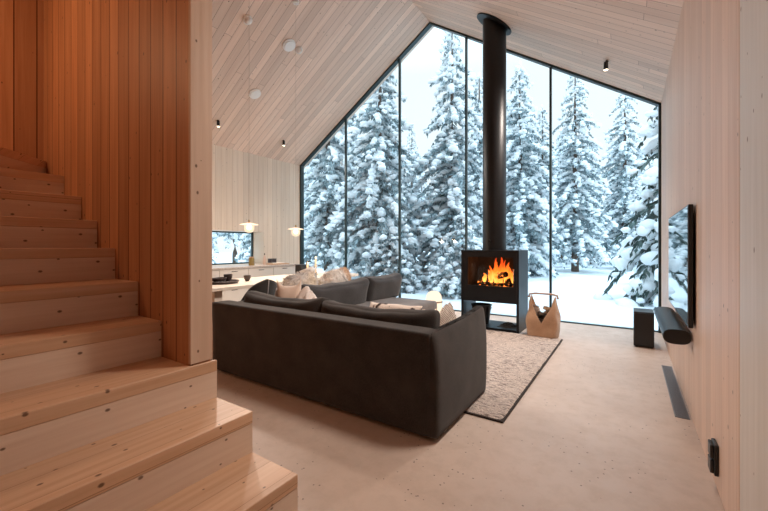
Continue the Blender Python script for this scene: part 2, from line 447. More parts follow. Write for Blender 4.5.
sp = [(X0 - .03, 0), (X0 - .03, .139), (SXS[1] - .03, .139), (SXS[1] - .03, .337), (SXS[2] - .0197, .337), (SXS[2] - .0197, 0)]
obj('stringer', prism(sp, 'Y', 1.09, 1.128), M['riser'], st)

# ------------------------------------------------------------------ sofa
sf = thing('corner_sofa', 'charcoal brown L-shaped upholstered sofa with its back to the stairs', 'sofa', (-2.2, 3.0, 0))
def blk(name, lo, hi, r, mat='sofa', n=10, fn=None, par=None):
    lo, hi = V(lo), V(hi)
    return obj(name, rbox(hi - lo, r, n, fn, Matrix.Translation((lo + hi) / 2)), M[mat], par or sf, True)
def backfn(p, u):
    p.y -= .012 * max(0, u.z + .2) if u.y < 0 else 0
    return p
blk('back_panel', (-3.33, 2.01, .025), (-1.01, 2.17, .668), .022, n=26, fn=backfn)
blk('back_panel', (-3.33, 2.10, .045), (-3.17, 4.70, .64), .03, n=18)
def armfn(p, u):
    f = (u.y + 1) / 2
    if u.z > 0:
        p.z += .05 * max(0, f) ** 3 * u.z + .0
        p.x += (-.03 if u.x > 0 else .025) * u.z ** 2
    if u.y > 0: p.y -= .05 * max(0, -u.z - .2) ** 2 * u.y
    return p
blk('arm', (-1.10, 2.015, .025), (-.965, 2.965, .662), .024, n=22, fn=armfn)
blk('base', (-3.20, 2.12, .08), (-1.08, 2.96, .30), .04)
blk('base', (-3.20, 2.60, .08), (-2.32, 4.72, .30), .04)
def seatfn(p, u):
    if u.z > 0: p.z += .02 * (1 - u.x ** 2) * (1 - u.y ** 2)
    return p
blk('seat_cushion', (-2.275, 2.19, .28), (-1.13, 3.00, .43), .05, 'sofa_cushion', 12, seatfn)
blk('seat_cushion', (-3.16, 2.19, .28), (-2.28, 4.80, .43), .055, 'sofa_seat_lit', 14, seatfn)
def cushfn(sd):
    def fn(p, u):
        k = (1 - u.x ** 4) * (1 - u.z ** 4)
        p.y += math.copysign(.035 * k, u.y)
        if u.z > 0: p.z -= .028 * (1 - u.x ** 2) ** 1.0 * u.z - .012 * abs(u.x) ** 4
        p += V((0, lump(p + V((sd, 0, 0)), .02, 5), lump(p + V((0, sd, 0)), .018, 4)))
        return p
    return fn
def bcush(cx, cy, w, rz, h=.34, sd=0, tilt=-.20, zc=.555, mat='sofa_cushion', t=.17):
    m = at((cx, cy, zc), tilt, 0, rz)
    obj('back_cushion', rbox((w, t, h), .065, 14, cushfn(sd), m), M[mat], sf, True)
bcush(-2.665, 2.305, 1.06, PI, .34, 1, .16, .585, 'sofa')
bcush(-1.63, 2.305, 1.05, PI, .34, 4, .16, .585, 'sofa')
bcush(-3.02, 2.73, .56, PI / 2, .31, 7, .20, .55)
bcush(-3.02, 3.44, 1.18, PI / 2, .36, 9, .22, .59)
bcush(-3.02, 4.44, .84, PI / 2, .38, 12, .22, .60)
for p in ((-3.25, 2.1), (-1.06, 2.1), (-1.05, 2.84), (-3.22, 4.55), (-2.25, 4.55), (-2.2, 2.1)):
    obj('foot', tube((p[0], p[1], 0), (p[0], p[1], .085), .022, .026, 12), M['black'], sf, 'auto')

def cloth(fn, nx, ny, thick=.008):
    b = bmesh.new(); g = [[b.verts.new(fn(i / nx, j / ny)) for j in range(ny + 1)] for i in range(nx + 1)]
    for i in range(nx):
        for j in range(ny): b.faces.new((g[i][j], g[i + 1][j], g[i + 1][j + 1], g[i][j + 1]))
    bmesh.ops.recalc_face_normals(b, faces=b.faces)
    bmesh.ops.solidify(b, geom=b.faces[:], thickness=thick)
    return b

o = obj('throw_pillow', pillow(.25, .37, .10, at((-2.86, 2.56, .625), .10, 0, PI + .95), seed=2, horn=.06), M['linen'], None, True)
tag(o, 'beige linen pillow with pointed corners standing in the sofa corner', 'pillow')
o = obj('throw_pillow', pillow(.50, .34, .19, at((-1.68, 2.60, .56), .6, 0, PI + .05), seed=5), M['spotted'], None, True)
tag(o, 'cream pillow with black spots leaning on the near sofa cushion', 'pillow')
def heap(cx, cy, z0, rx, ry, h, seed, peaks):
    def f(u, v):
        x, y = (u - .5) * 2, (v - .5) * 2
        r = min(1, math.sqrt(x * x + y * y))
        z = 0
        for (a, b, s, q) in peaks: z = max(z, q * math.exp(-((x - a) ** 2 + (y - b) ** 2) / s))
        fold = abs(math.sin((x * 2.2 + y * 1.4 + noise.noise(V((x * 2 + seed, y * 2, 0))) * 1.6) * 3.2))
        z = h * z * (.82 + .30 * fold) + .02 * noise.noise(V((x * 5, y * 5, seed)))
        return V((cx + x * rx * (1 + .12 * noise.noise(V((y * 2, seed, 1)))), cy + y * ry * (1 + .12 * noise.noise(V((x * 2, 3, seed)))), z0 + max(.004, z * (1 - r ** 6))))
    return cloth(f, 34, 30, .012)
o = obj('blanket', heap(-2.60, 2.58, .44, .24, .24, .33, 3, [(-.2, 0, .5, 1), (.4, -.1, .3, .75)]), M['throw'], None, True)
tag(o, 'crumpled off-white cotton throw heaped beside the beige pillow on the sofa', 'blanket')
o = obj('blanket', heap(-2.98, 2.52, .44, .15, .17, .31, 8, [(0, 0, .4, 1)]), M['grey_throw'], None, True)
tag(o, 'grey woollen throw bunched behind the beige pillow on the sofa', 'blanket')
o = obj('blanket', heap(-1.36, 2.80, .43, .24, .22, .28, 5, [(.45, .2, .3, 1), (-.4, -.1, .3, .85)]), M['knit'], None, True)
tag(o, 'cream chunky knitted throw piled behind the sofa arm', 'blanket')

# ------------------------------------------------------------------ rug
RX0, RX1, RY0, RY1 = -2.75, -.722, 2.52, 5.14
rg = thing('rug', 'beige wool rug with dark flecks and black border before the stove', 'rug', (-1.7, 3.8, 0))
b = bmesh.new(); NX, NY = 110, 140; g = []
for i in range(NX + 1):
    row = []
    for j in range(NY + 1):
        x = RX0 + (RX1 - RX0) * i / NX; y = RY0 + (RY1 - RY0) * j / NY
        z = .021 + .006 * noise.noise(V((x * 22, y * 40, 0))) + .003 * noise.noise(V((x * 70, y * 90, 4)))
        if i in (0, NX) or j in (0, NY): z = .012; x += .006 * noise.noise(V((x * 8, y * 8, 1)))
        row.append(b.verts.new((x, y, z)))
    g.append(row)
for i in range(NX):
    for j in range(NY): b.faces.new((g[i][j], g[i + 1][j], g[i + 1][j + 1], g[i][j + 1]))
obj('pile', b, M['rug'], rg, True)
b = box((RX0 - .012, RY0 - .012, .001), (RX1 + .012, RY1 + .012, .014), .004); obj('border', b, M['rug_edge'], rg)

# ------------------------------------------------------------------ stove
sx0, sx1, sy0, sy1, sh = -2.088, -1.257, 5.18, 5.72, 1.14
sv = thing('wood_stove', 'black steel wood stove with glowing glass door on an open plinth', 'stove', ((sx0 + sx1) / 2, 5.45, 0))
T = .035
obj('side_panel', box((sx0, sy0, .0), (sx0 + T, sy1, sh - .001), .004), M['black_satin'], sv)
obj('side_panel', box((sx1 - T, sy0, .0), (sx1, sy1, sh - .001), .004), M['black_satin'], sv)
obj('top_plate', box((sx0 - .001, sy0 - .002, sh - .02), (sx1 + .001, sy1, sh), .004), M['black_satin'], sv)
obj('base_plate', box((sx0 + T, sy0, .0), (sx1 - T, sy1, .04), .003), M['black_satin'], sv)
ox0, ox1, oz0, oz1 = -1.985, -1.335, .63, 1.04
fb = box((sx0 + T, sy0 + .004, .40), (sx1 - T, sy0 + .03, oz0)); box((sx0 + T, sy0 + .004, oz1), (sx1 - T, sy0 + .03, sh - .02), bm=fb)
box((sx0 + T, sy0 + .004, oz0), (ox0, sy0 + .03, oz1), bm=fb); box((ox1, sy0 + .004, oz0), (sx1 - T, sy0 + .03, oz1), bm=fb)
dr = obj('stove_door', fb, M['black_satin'], sv)
bm = bmesh.new(); bm.faces.new([bm.verts.new(p) for p in ((ox0, sy0 + .015, oz0), (ox1, sy0 + .015, oz0), (ox1, sy0 + .015, oz1), (ox0, sy0 + .015, oz1))])
obj('door_glass', bm, M['glass'], dr)
obj('door_handle', path([(ox1 + .012, sy0 - .004, .72), (ox1 + .012, sy0 - .02, .74), (ox1 + .012, sy0 - .02, .86), (ox1 + .012, sy0 - .004, .88)], .006, 8), M['chrome'], dr, True)
fb = box((sx0 + T, sy0 + .04, .40), (sx1 - T, sy1, .43)); box((sx0 + T, sy1 - .03, .43), (sx1 - T, sy1, sh - .02), bm=fb)
obj('firebox', fb, M['black_satin'], sv)
fb = box((ox0 - .02, sy0 + .05, .585), (ox1 + .02, sy1 - .05, .605)); box((ox0 - .03, sy1 - .07, .6), (ox1 + .03, sy1 - .05, 1.08), bm=fb)
box((ox0 - .03, sy0 + .05, .6), (ox0 - .012, sy1 - .05, 1.08), bm=fb); box((ox1 + .012, sy0 + .05, .6), (ox1 + .03, sy1 - .05, 1.08), bm=fb)
obj('firebox_lining', fb, M['steel_inner'], sv)
fx, fy = -1.675, 5.45
fl = thing('flue_pipe', 'tall black round flue pipe rising from the stove to the ceiling', 'flue', (fx, fy, sh))
zt = roof_z(fx)
obj('pipe', tube((fx, fy, sh + .002), (fx, fy, zt + .25), .168, None, 48), M['black_satin'], fl, 'auto')
ring = tube((fx, fy, sh + .005), (fx, fy, sh + .02), .176, None, 48); obj('base_ring', ring, M['black_satin'], fl, 'auto')
n_ = V((-SLOPE, 0, -1)).normalized()
cpt = V((fx, fy, zt)); b = tube(cpt + n_ * .002, cpt + n_ * .02, .285, None, 48); obj('ceiling_collar', b, M['black_satin'], fl, 'auto')
obj('damper_knob', tube((fx - .02, fy - .165, 1.27), (fx - .02, fy - .20, 1.27), .022, .018, 16), M['black'], fl, 'auto')
# fire
def log(p0, p1, r, mat, name, label, group, seg=14, ends=None):
    p0, p1 = V(p0), V(p1)
    n = 12
    pts = [p0.lerp(p1, i / n) + V((lump((i * .5, p0.x, 1), .012, 1), lump((i * .5, p0.z, 5), .012, 1), 0)) for i in range(n + 1)]
    o = obj(name, path(pts, lambda t: r * (1 + .1 * math.sin(t * 9 + p0.x * 40)), seg), M[mat], None, 'auto')
    return tag(o, label, 'log', group)
log((-1.90, 5.36, .655), (-1.42, 5.50, .65), .048, 'ember', 'burning_log', 'charred log lying lowest across the stove firebox', 'burning logs')
log((-1.84, 5.50, .70), (-1.46, 5.30, .80), .044, 'ember', 'burning_log', 'charred log tilted up to the right inside the stove', 'burning logs')
log((-1.56, 5.52, .66), (-1.40, 5.34, .70), .046, 'ember', 'burning_log', 'short charred log at the right end of the fire', 'burning logs')
fi = thing('fire', 'orange flames burning above the logs behind the stove glass', 'fire', (-1.62, 5.42, .66))
rnd = random.Random(5)
for i, (dx, h) in enumerate([(-.20, .13), (-.13, .18), (-.07, .25), (-.01, .36), (.05, .31), (.11, .22), (.17, .25), (.22, .16), (.02, .24), (.10, .33), (-.03, .2), (.20, .2), (.06, .39), (.14, .30), (-.10, .14), (-.17, .10), (.0, .30)]):
    x = -1.62 + dx; y = 5.40 + rnd.uniform(-.05, .08); w = rnd.uniform(.028, .044)
    ph = rnd.uniform(0, 6)
    pts = [(x + .022 * math.sin(ph + t * 5) * t, y + .015 * math.cos(ph + t * 4) * t, .665 + h * t) for t in [k / 10 for k in range(11)]]
    obj('flame', path(pts, lambda t, w=w: max(.002, w * (math.sin(PI * min(1, .18 + t * .82)) ** .8) * (1 - .35 * t)), 10), M['flame'], fi, True)
# items in the niche
bk = thing('ash_bucket', 'black metal bucket standing in the open niche under the stove', 'bucket', (-1.86, 5.42, .04))
obj('bucket_body', lathe([(0, 0), (.11, 0), (.145, .27), (.155, .275), (.155, .285), (.138, .285), (.105, .012), (0, .012)], (-1.86, 5.42, .041), 32), M['black'], bk, 'auto')
obj('bucket_handle', path([(-1.86 + .15 * math.cos(a), 5.42 + .05 * math.sin(a), .30 - .10 * math.sin(a)) for a in [PI * k / 12 for k in range(13)]], .005), M['chrome'], bk, True)
gl = obj('fire_glove', heap(-1.46, 5.42, .04, .13, .12, .05, 2, [(0, 0, .8, 1)]), M['dark_chair'], None, True)
tag(gl, 'black fire glove lying flat in the niche right of the bucket', 'glove')

# ------------------------------------------------------------------ log bag
bx, by = -.96, 5.24
lb = thing('log_bag', 'tan felt carrier with a bar handle holding firewood beside the stove', 'bag', (bx, by, 0))
b = bmesh.new(); rows = []; K = 72
for j in range(15):
    f = j / 14; row = []
    for k in range(K):
        a = 2 * PI * k / K; ca, sa = math.cos(a), math.sin(a)
        top = .19 + .34 * min(1, abs(ca) ** .45 / .96) ** 1.15
        z = top * f
        e = .45
        x = math.copysign(abs(ca) ** e, ca) * (.192 + .012 * math.sin(z * 8) - .05 * max(0, z - .10)) ; y = math.copysign(abs(sa) ** e, sa) * (.155 - .30 * max(0, z - .22) ** 1.1)
        row.append(b.verts.new((bx + x + lump((x, y, z), .02, 7), by + y + lump((y, z, x), .02, 7), .004 + z)))
    rows.append(row)
for r0, r1 in zip(rows, rows[1:]):
    for k in range(K): b.faces.new((r0[k], r0[(k + 1) % K], r1[(k + 1) % K], r1[k]))
b.faces.new(rows[0][::-1]); bmesh.ops.recalc_face_normals(b, faces=b.faces); bmesh.ops.solidify(b, geom=b.faces[:], thickness=.008)
obj('bag_body', b, M['felt'], lb, True)
b = path([(bx - .182, by, .505), (bx - .172, by, .55), (bx - .1, by, .565), (bx + .1, by, .565), (bx + .172, by, .55), (bx + .182, by, .505)], .013, 10)
obj('handle_bar', b, M['felt'], lb, True)
for i, (dx, dy, z0, dz, r, lab) in enumerate([(-.07, .02, .12, .24, .058, 'split birch log leaning leftmost in the felt carrier'), (.06, .03, .10, .25, .06, 'pale split log standing in the middle of the felt carrier'),
                                   (-.01, -.06, .08, .20, .05, 'dark ended log at the front of the felt carrier'), (.11, -.05, .08, .24, .045, 'thin split log at the right edge of the felt carrier')]):
    log((bx + dx * .9, by + dy * .8, z0 - .06), (bx + dx * 1.1 - .03 + .02 * i, by + dy * .8 + .02, z0 + dz + .035), r * 1.08, ('birch', 'logend', 'bark', 'logend')[i], 'firewood_log', lab, 'firewood in the felt carrier', 9)

# ------------------------------------------------------------------ table lamp on the floor by the glass
lx, ly = -2.75, 5.62
lp = thing('lantern_lamp', 'glowing white dome lamp with a wooden band near the glass', 'lamp', (lx, ly, 0))
obj('lamp_shade', lathe([(.0, .0), (.115, 0.0), (.13, .02), (.135, .12), (.135, .24), (.125, .31), (.095, .36), (.05, .383), (0, .39)], (lx, ly, .055), 32), M['opal'], lp, True)
obj('lamp_base', lathe([(0, 0), (.14, 0), (.14, .03), (.125, .04), (.125, .053), (0, .053)], (lx, ly, .001), 32), M['board'], lp, 'auto')
b = lathe([(.139, .0), (.147, 0), (.147, .022), (.139, .022), (.139, 0)], (lx, ly, .255), 40)
for k in range(4):
    a = PI / 4 + k * PI / 2; tube((lx + .145 * math.cos(a), ly + .145 * math.sin(a), .04), (lx + .143 * math.cos(a), ly + .143 * math.sin(a), .26), .006, bm=b)
obj('lamp_cage', b, M['board'], lp, 'auto')

# ------------------------------------------------------------------ right wall
tv = thing('television', 'flat black television hung on the pale right wall', 'television', (XR, 3.85, 1.06))
obj('tv_body', box((.318, 3.12, .66), (.345, 4.57, 1.475), .006), M['black'], tv)
obj('screen', box((.3155, 3.132, .675), (.319, 4.558, 1.463)), M['screen'], tv)
obj('wall_bracket', box((.34, 3.6, .85), (.357, 4.1, 1.3)), M['black'], tv)
sb = thing('soundbar', 'long black rounded soundbar on the wall below the television', 'speaker', (.27, 3.85, .56))
pr = []
for k in range(28):
    a = 2 * PI * k / 28; pr.append((.272 + .078 * math.copysign(abs(math.cos(a)) ** .7, math.cos(a)), .565 + .052 * math.copysign(abs(math.sin(a)) ** .8, math.sin(a))))
b = bmesh.new(); A = [b.verts.new((p[0], 3.28, p[1])) for p in pr]; B = [b.verts.new((p[0], 4.42, p[1])) for p in pr]
for k in range(28): b.faces.new((A[k], B[k], B[(k + 1) % 28], A[(k + 1) % 28]))
b.faces.new(A); b.faces.new(B[::-1]); bmesh.ops.recalc_face_normals(b, faces=b.faces)
obj('speaker_body', b, M['black_satin'], sb, 'auto')
obj('end_cap', prism([(x, z) for x, z in pr], 'Y', 3.270, 3.279), M['black'], sb, 'auto'); obj('end_cap', prism(pr, 'Y', 4.421, 4.43), M['black'], sb, 'auto')
sw = thing('subwoofer', 'black box subwoofer on the floor below the window corner', 'speaker', (.14, 5.4, 0))
obj('cabinet', box((.035, 5.30, .012), (.235, 5.62, .42), .008), M['black'], sw)
obj('speaker_cloth', box((.045, 5.292, .03), (.225, 5.301, .405), .003), M['black'], sw)
for p in ((.06, 5.33), (.21, 5.33), (.06, 5.59), (.21, 5.59)): obj('foot', tube((p[0], p[1], 0), (p[0], p[1], .013), .014), M['black'], sw)
so = thing('wall_socket', 'black double power socket low on the pale right wall', 'socket', (XR, 2.42, .155))
obj('socket_plate', box((.340, 2.375, .082), (.357, 2.465, .232), .004), M['black'], so)
for z in (.120, .194): obj('socket_insert', box((.326, 2.385, z - .032), (.341, 2.455, z + .032), .004), M['black'], so)
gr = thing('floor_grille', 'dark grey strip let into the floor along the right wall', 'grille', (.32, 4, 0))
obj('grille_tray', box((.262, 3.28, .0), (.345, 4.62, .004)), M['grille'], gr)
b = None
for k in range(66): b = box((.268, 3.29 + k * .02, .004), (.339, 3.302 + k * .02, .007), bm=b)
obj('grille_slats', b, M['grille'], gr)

# ------------------------------------------------------------------ kitchen
cabs = [3.24, 3.84, 4.44, 5.04, 5.64]
names = ['pale base cabinet at the left end, behind the dark tray', 'pale base cabinet directly below the left pendant lamp', 'pale base cabinet below the amber jar by the kitchen window', 'pale base cabinet at the right end, below the cutting boards']
for i in range(4):
    y0, y1 = cabs[i] + .003, cabs[i + 1] - .003
    c = thing('base_cabinet', names[i], 'cabinet', (-6.4, (y0 + y1) / 2, 0), 'kitchen base cabinets')
    obj('cabinet_body', box((XL + .005, y0, .08), (-6.145, y1, .765)), M['cabinet'], c)
    obj('plinth', box((XL + .05, y0, .0), (-6.2, y1, .08)), M['black'], c)
    for z0, z1 in ((.09, .42), (.426, .76)):
        d = obj('drawer_front', box((-6.144, y0 + .001, z0), (-6.122, y1 - .001, z1), .002), M['cabinet'], c)
        ym = (y0 + y1) / 2
        obj('handle', path([(-6.122, ym - .06, z1 - .035), (-6.102, ym - .05, z1 - .035), (-6.102, ym + .05, z1 - .035), (-6.122, ym + .06, z1 - .035)], .005, 8), M['black'], d, True)
ct = obj('countertop', box((XL + .004, 3.2, .768), (-6.105, 5.68, .806), .004), plain('speckled stone', (.50, .42, .36), .3, .5, 0, 60, .4))
tag(ct, 'speckled stone worktop on the pale kitchen cabinets', 'countertop')
cz = .8065
def bottle(x, y, prof, mat, label, name='bottle'):
    o = thing(name, label, 'bottle', (x, y, cz)); obj('bottle_body', lathe(prof, (x, y, cz), 20), M[mat], o, 'auto'); return o
o = bottle(-6.38, 4.70, [(0, 0), (.055, 0), (.058, .01), (.058, .13), (.05, .15), (0, .152)], 'amber', 'squat amber jar at the end of the kitchen window', 'jar')
obj('lid', lathe([(0, .152), (.046, .152), (.046, .175), (0, .178)], (-6.38, 4.70, cz), 20), M['board'], o, 'auto')
o = bottle(-6.42, 5.05, [(0, 0), (.032, 0), (.034, .01), (.034, .14), (.014, .18), (.013, .205), (0, .206)], 'blush', 'slim blush ceramic bottle right of the amber jar')
obj('stopper', tube((-6.42, 5.05, cz + .207), (-6.42, 5.05, cz + .24), .012, .009, 12), M['black'], o, 'auto')
o = obj('cutting_board', box((-6.52, 5.10, cz), (-6.22, 5.56, cz + .018), .004), M['board']); tag(o, 'larger wooden cutting board lying on the worktop', 'cutting board', 'boards on the worktop')
o = obj('cutting_board', box((-6.48, 5.14, cz + .019), (-6.26, 5.46, cz + .034), .004), M['table']); tag(o, 'smaller pale board stacked on the wooden cutting board', 'cutting board', 'boards on the worktop')
kb = thing('storage_box', 'small dark box standing on the stacked boards', 'box', (-6.4, 5.22, cz + .035))
obj('box_body', box((-6.44, 5.15, cz + .035), (-6.34, 5.30, cz + .105), .006), M['dark_bowl'], kb)
obj('box_lid', box((-6.443, 5.147, cz + .106), (-6.337, 5.303, cz + .124), .005), M['black'], kb)

# dining table
TZ = .74
tb = thing('dining_table', 'long whitewashed dining table between kitchen and sofa', 'table', (-4.2, 3.6, 0))
obj('tabletop', box((-4.62, 2.15, TZ - .04), (-3.76, 4.86, TZ), .006), M['table'], tb)
for y in (2.42, 4.62): obj('leg', box((-4.5, y - .05, .0), (-3.88, y + .05, TZ - .041), .006), M['table'], tb)
obj('stretcher', box((-4.22, 2.47, .30), (-4.16, 4.57, .40), .004), M['table'], tb)
# chairs
def make_chair(label, loc):
    c = thing('dining_chair', label, 'chair', (0, 0, 0), 'chairs along the dining table')
    # back towards +x, seat towards -x (table side)
    obj('seat', rbox((.44, .46, .08), .035, 8, None, at((-.02, 0, .45))), M['dark_chair'], c, True)
    def f(u, v):
        a = (u - .5) * 2.5
        r = .255 + .02 * v
        top = .825 - .10 * abs(u - .5) * 2 - .24 * (abs(u - .5) * 2) ** 4
        z = .43 + (top - .43) * v
        return V((-.03 + r * math.cos(a) + .03 * v, r * math.sin(a), z))
    obj('backrest', cloth(f, 26, 10, .035), M['dark_chair'], c, True)
    obj('seam', path([f(.5, t) + V((.004, 0, .0)) for t in [k / 10 for k in range(11)]] , .006, 6), M['grey_throw'], c, True)
    for sx, sy in ((-.17, -.17), (-.17, .17), (.14, -.17), (.14, .17)):
        obj('leg', tube((sx, sy, .42), (sx * 1.25, sy * 1.25, 0), .018, .011, 10), M['board'], c, 'auto')
    c.location = loc
    return c
ch = make_chair('black upholstered dining chair with a bare rounded back behind the sofa', (-3.66, 2.72, 0))
copy_tree(ch, (-3.66, 3.32, 0), .08, 1, 'black dining chair draped with a cream grey sheepskin', 'chairs along the dining table')
copy_tree(ch, (-3.66, 4.0, 0), -.06, 1, 'black dining chair draped with a tan and white sheepskin', 'chairs along the dining table')
def skin(cx, cy, mat, label, seed):
    # hide folded over the chair's back, hair tufts on its outside
    def f(u, v):
        a = (u - .5) * 2.0; t = (v - .5) * 2
        top = .86 - .05 * abs(u - .5) * 2 - .05 * (abs(u - .5) * 2) ** 3
        r = .295 + .035 * math.copysign(min(1, abs(t) * 3), t)
        drop = max(0, abs(t) - .12) * (.34 if t > 0 else .30) * (1 - .25 * abs(u - .5) * 2)
        p = V((cx - .03 + r * math.cos(a) , cy + r * math.sin(a), top + .02 * math.sqrt(max(0, 1 - min(1, abs(t) * 4) ** 2)) - drop))
        return p + V((lump((u * 9, v * 9, seed), .022, 1), lump((v * 9, seed, u * 9), .02, 1), lump((seed, u * 9, v * 9), .02, 1)))
    b = cloth(f, 40, 40, .02)
    b.normal_update(); rr = random.Random(seed)
    base = [(v.co.copy(), v.normal.copy()) for v in b.verts]
    for co, no in base:
        for _ in range(2):
            d = (no + V((rr.uniform(-.7, .7), rr.uniform(-.7, .7), rr.uniform(-.9, .3)))).normalized()
            s = d.orthogonal().normalized() * .006; l = rr.uniform(.015, .038)
            q = co + V((rr.uniform(-.01, .01),) * 3)
            b.faces.new([b.verts.new(q + s), b.verts.new(q - s), b.verts.new(q + d * l)])
    o = obj('sheepskin', b, M[mat], None, True); tag(o, label, 'sheepskin'); return o
skin(-3.66, 3.32, 'skin_cream', 'cream and grey sheepskin hung over the middle dining chair', 3)
skin(-3.66, 4.0, 'skin_tan', 'tan and white sheepskin hung over the far dining chair', 8)
# things on the table
tr = thing('tray', 'dark round-edged tray at the near end of the dining table', 'tray', (-4.2, 2.66, TZ))
obj('tray_body', lathe([(0, 0), (.19, 0), (.21, .03), (.20, .032), (.185, .012), (0, .012)], (-4.2, 2.66, TZ + .001), 36), M['dark_bowl'], tr, 'auto')
def bowl(x, y, z, r, h, mat, label, name='bowl', cat='bowl'):
    o = obj(name, lathe([(0, 0), (r * .5, 0), (r * .9, h * .5), (r, h), (r * .93, h), (r * .8, h * .45), (r * .4, .012), (0, .012)], (x, y, z), 24), M[mat], None, 'auto')
    return tag(o, label, cat)
bowl(-4.16, 2.60, TZ + .0135, .09, .06, 'dark_bowl', 'dark stoneware bowl resting on the tray, left of the tall cup')
bowl(-4.26, 2.79, TZ + .0135, .055, .085, 'dark_bowl', 'tall dark cup resting on the tray', 'cup', 'cup')
bowl(-4.16, 3.0, TZ + .001, .045, .075, 'dark_bowl', 'small dark cup standing on the table beside the tray', 'cup', 'cup')
def candle(x, y, h, label):
    o = thing('candle', label, 'candle', (x, y, TZ), 'candles on the dining table')
    obj('holder', lathe([(0, 0), (.04, 0), (.04, .008), (.012, .014), (.022, .03), (.022, .04), (0, .04)], (x, y, TZ + .001), 20), M['brass'], o, 'auto')
    obj('wax', tube((x, y, TZ + .042), (x, y, TZ + h), .017, .015, 16), M['wax'], o, 'auto')
    obj('flame', path([(x, y, TZ + h + .004 + .038 * t) for t in [k / 6 for k in range(7)]], lambda t: max(.001, .008 * math.sin(PI * (.15 + .85 * t)) ** .8), 8), M['candleflame'], o, True)
candle(-4.27, 4.19, .165, 'shorter ivory candle on the dining table, beside the black pot')
candle(-4.21, 4.31, .25, 'taller ivory candle on the dining table, right of the shorter')
pt = thing('pot', 'square black pot at the back of the dining table beside candles', 'pot', (-4.49, 4.27, TZ))
obj('pot_body', box((-4.56, 4.19, TZ + .001), (-4.42, 4.35, TZ + .145), .012), M['black'], pt)
obj('pot_rim', box((-4.565, 4.185, TZ + .1455), (-4.415, 4.355, TZ + .158), .005), M['black'], pt)

# pendants
def pendant(x, y, z, label):
    zt = roof_z(x)
    o = thing('pendant_lamp', label, 'lamp', (x, y, zt), 'pendant lamps over the dining table')
    obj('cord', tube((x, y, z + .09), (x, y, zt), .0017, None, 8), M['cord'], o)
    obj('ceiling_rose', tube((x, y, zt - .03), (x, y, zt + .04), .045, None, 20), M['white'], o, 'auto')
    obj('socket', tube((x, y, z + .055), (x, y, z + .095), .012, .010, 16), M['brass'], o, 'auto')
    obj('glass_brim', lathe([(.02, .055), (.09, .04), (.115, .032), (.117, .028), (.09, .034), (.02, .048)], (x, y, z), 36), M['brim'], o, 'auto')
    obj('glass_bowl', lathe([(.06, .03), (.066, 0), (.062, -.04), (.045, -.065), (.02, -.075), (0, -.077)], (x, y, z), 28), M['litglass'], o, True)
    obj('bulb', lathe([(0, .03), (.018, .028), (.034, 0), (.034, -.012), (.02, -.035), (0, -.042)], (x, y, z), 20), M['bulb'], o, True)
    return (x, y, z)
P1 = pendant(-4.15, 3.02, 1.45, 'glass pendant lamp hanging in front of the kitchen window')
P2 = pendant(-4.15, 3.83, 1.42, 'glass pendant lamp hanging beside the left edge of the gable glass')

# ceiling fittings on the left slope
nl = V((SLOPE, 0, -1)).normalized()      # inward normal, left slope
nr = V((-SLOPE, 0, -1)).normalized()
def disc(x, y, r, h, label, name, dome, g):
    p = V((x, y, roof_z(x))); n = nl if x < XM else nr
    o = thing(name, label, 'ceiling fitting', p, g)
    obj('rim', tube(p - n * .02, p + n * h * .6, r, r * .97, 32), M['white'], o, 'auto')
    b = lathe([(0, 0), (r * .8, 0), (r * .75, h * .4), (r * .4, h * (.9 if dome else .5)), (0, h * (1. if dome else .52))], (0, 0, 0), 28)
    b.transform(Matrix.Translation(p + n * h * .6) @ n.to_track_quat('Z', 'Y').to_matrix().to_4x4())
    obj('cover', b, M['white'], o, 'auto')
disc(-4.66, 3.36, .068, .05, 'small white domed detector highest on the left ceiling slope', 'smoke_detector', True, None)
disc(-4.67, 4.16, .112, .035, 'large white round ceiling disc next to a small detector', 'ceiling_valve', False, None)
disc(-4.66, 4.36, .062, .05, 'small white domed detector beside the large round disc', 'smoke_detector', True, None)
disc(-5.57, 4.17, .108, .035, 'white round ceiling disc alone lower on the left slope', 'ceiling_valve', False, None)
SPOTS = []
def spot(x, y, label):
    p = V((x, y, roof_z(x))); n = nl if x < XM else nr
    o = thing('ceiling_spotlight', label, 'spotlight', p, 'small black ceiling spotlights')
    obj('mount', tube(p - n * .01, p + n * .03, .018, .016, 16), M['black'], o, 'auto')
    q = p + n * .03
    h = obj('lamp_head', tube(q + V((0, 0, .015)), q + V((0, 0, -.085)), .024, .028, 20), M['black'], o, 'auto')
    obj('lens', tube(q + V((0, 0, -.086)), q + V((0, 0, -.089)), .022, None, 20), M['spotlens'], h, 'auto')
    SPOTS.append(q + V((0, 0, -.10)))
spot(-6.24, 3.88, 'small black ceiling spotlight above the kitchen window')
spot(-6.24, 5.40, 'small black ceiling spotlight low on the left slope near the glass')
spot(-.24, 5.48, 'small black ceiling spotlight on the right slope above the log bag')

# ------------------------------------------------------------------ outside
b = bmesh.new(); G = 90; gv = []
for i in range(G + 1):
    row = []
    for j in range(G + 1):
        x = -50 + 85 * i / G; y = -6 + 76 * j / G
        d = max(0, y - 9); z = -.06 + .012 * d + .16 * noise.noise(V((x * .25, y * .25, 2))) * min(1, max(0, (y - YW - .5) / 3 if x > XL - 1 else 1))
        if y < 7 and XL - .8 < x < XR + 1: z = -.3
        row.append(b.verts.new((x, y, z)))
    gv.append(row)
for i in range(G):
    for j in range(G): b.faces.new((gv[i][j], gv[i + 1][j], gv[i + 1][j + 1], gv[i][j + 1]))
obj('snow_ground', b, M['snow_ground'], None, True, 'structure')
struct('snow_bank', box((XL - .6, YW + .14, -.3), (XR + 1, 8.2, -.03), .0), M['snow_ground'])
def ground_z(x, y): return -.12 + .012 * max(0, y - 9)

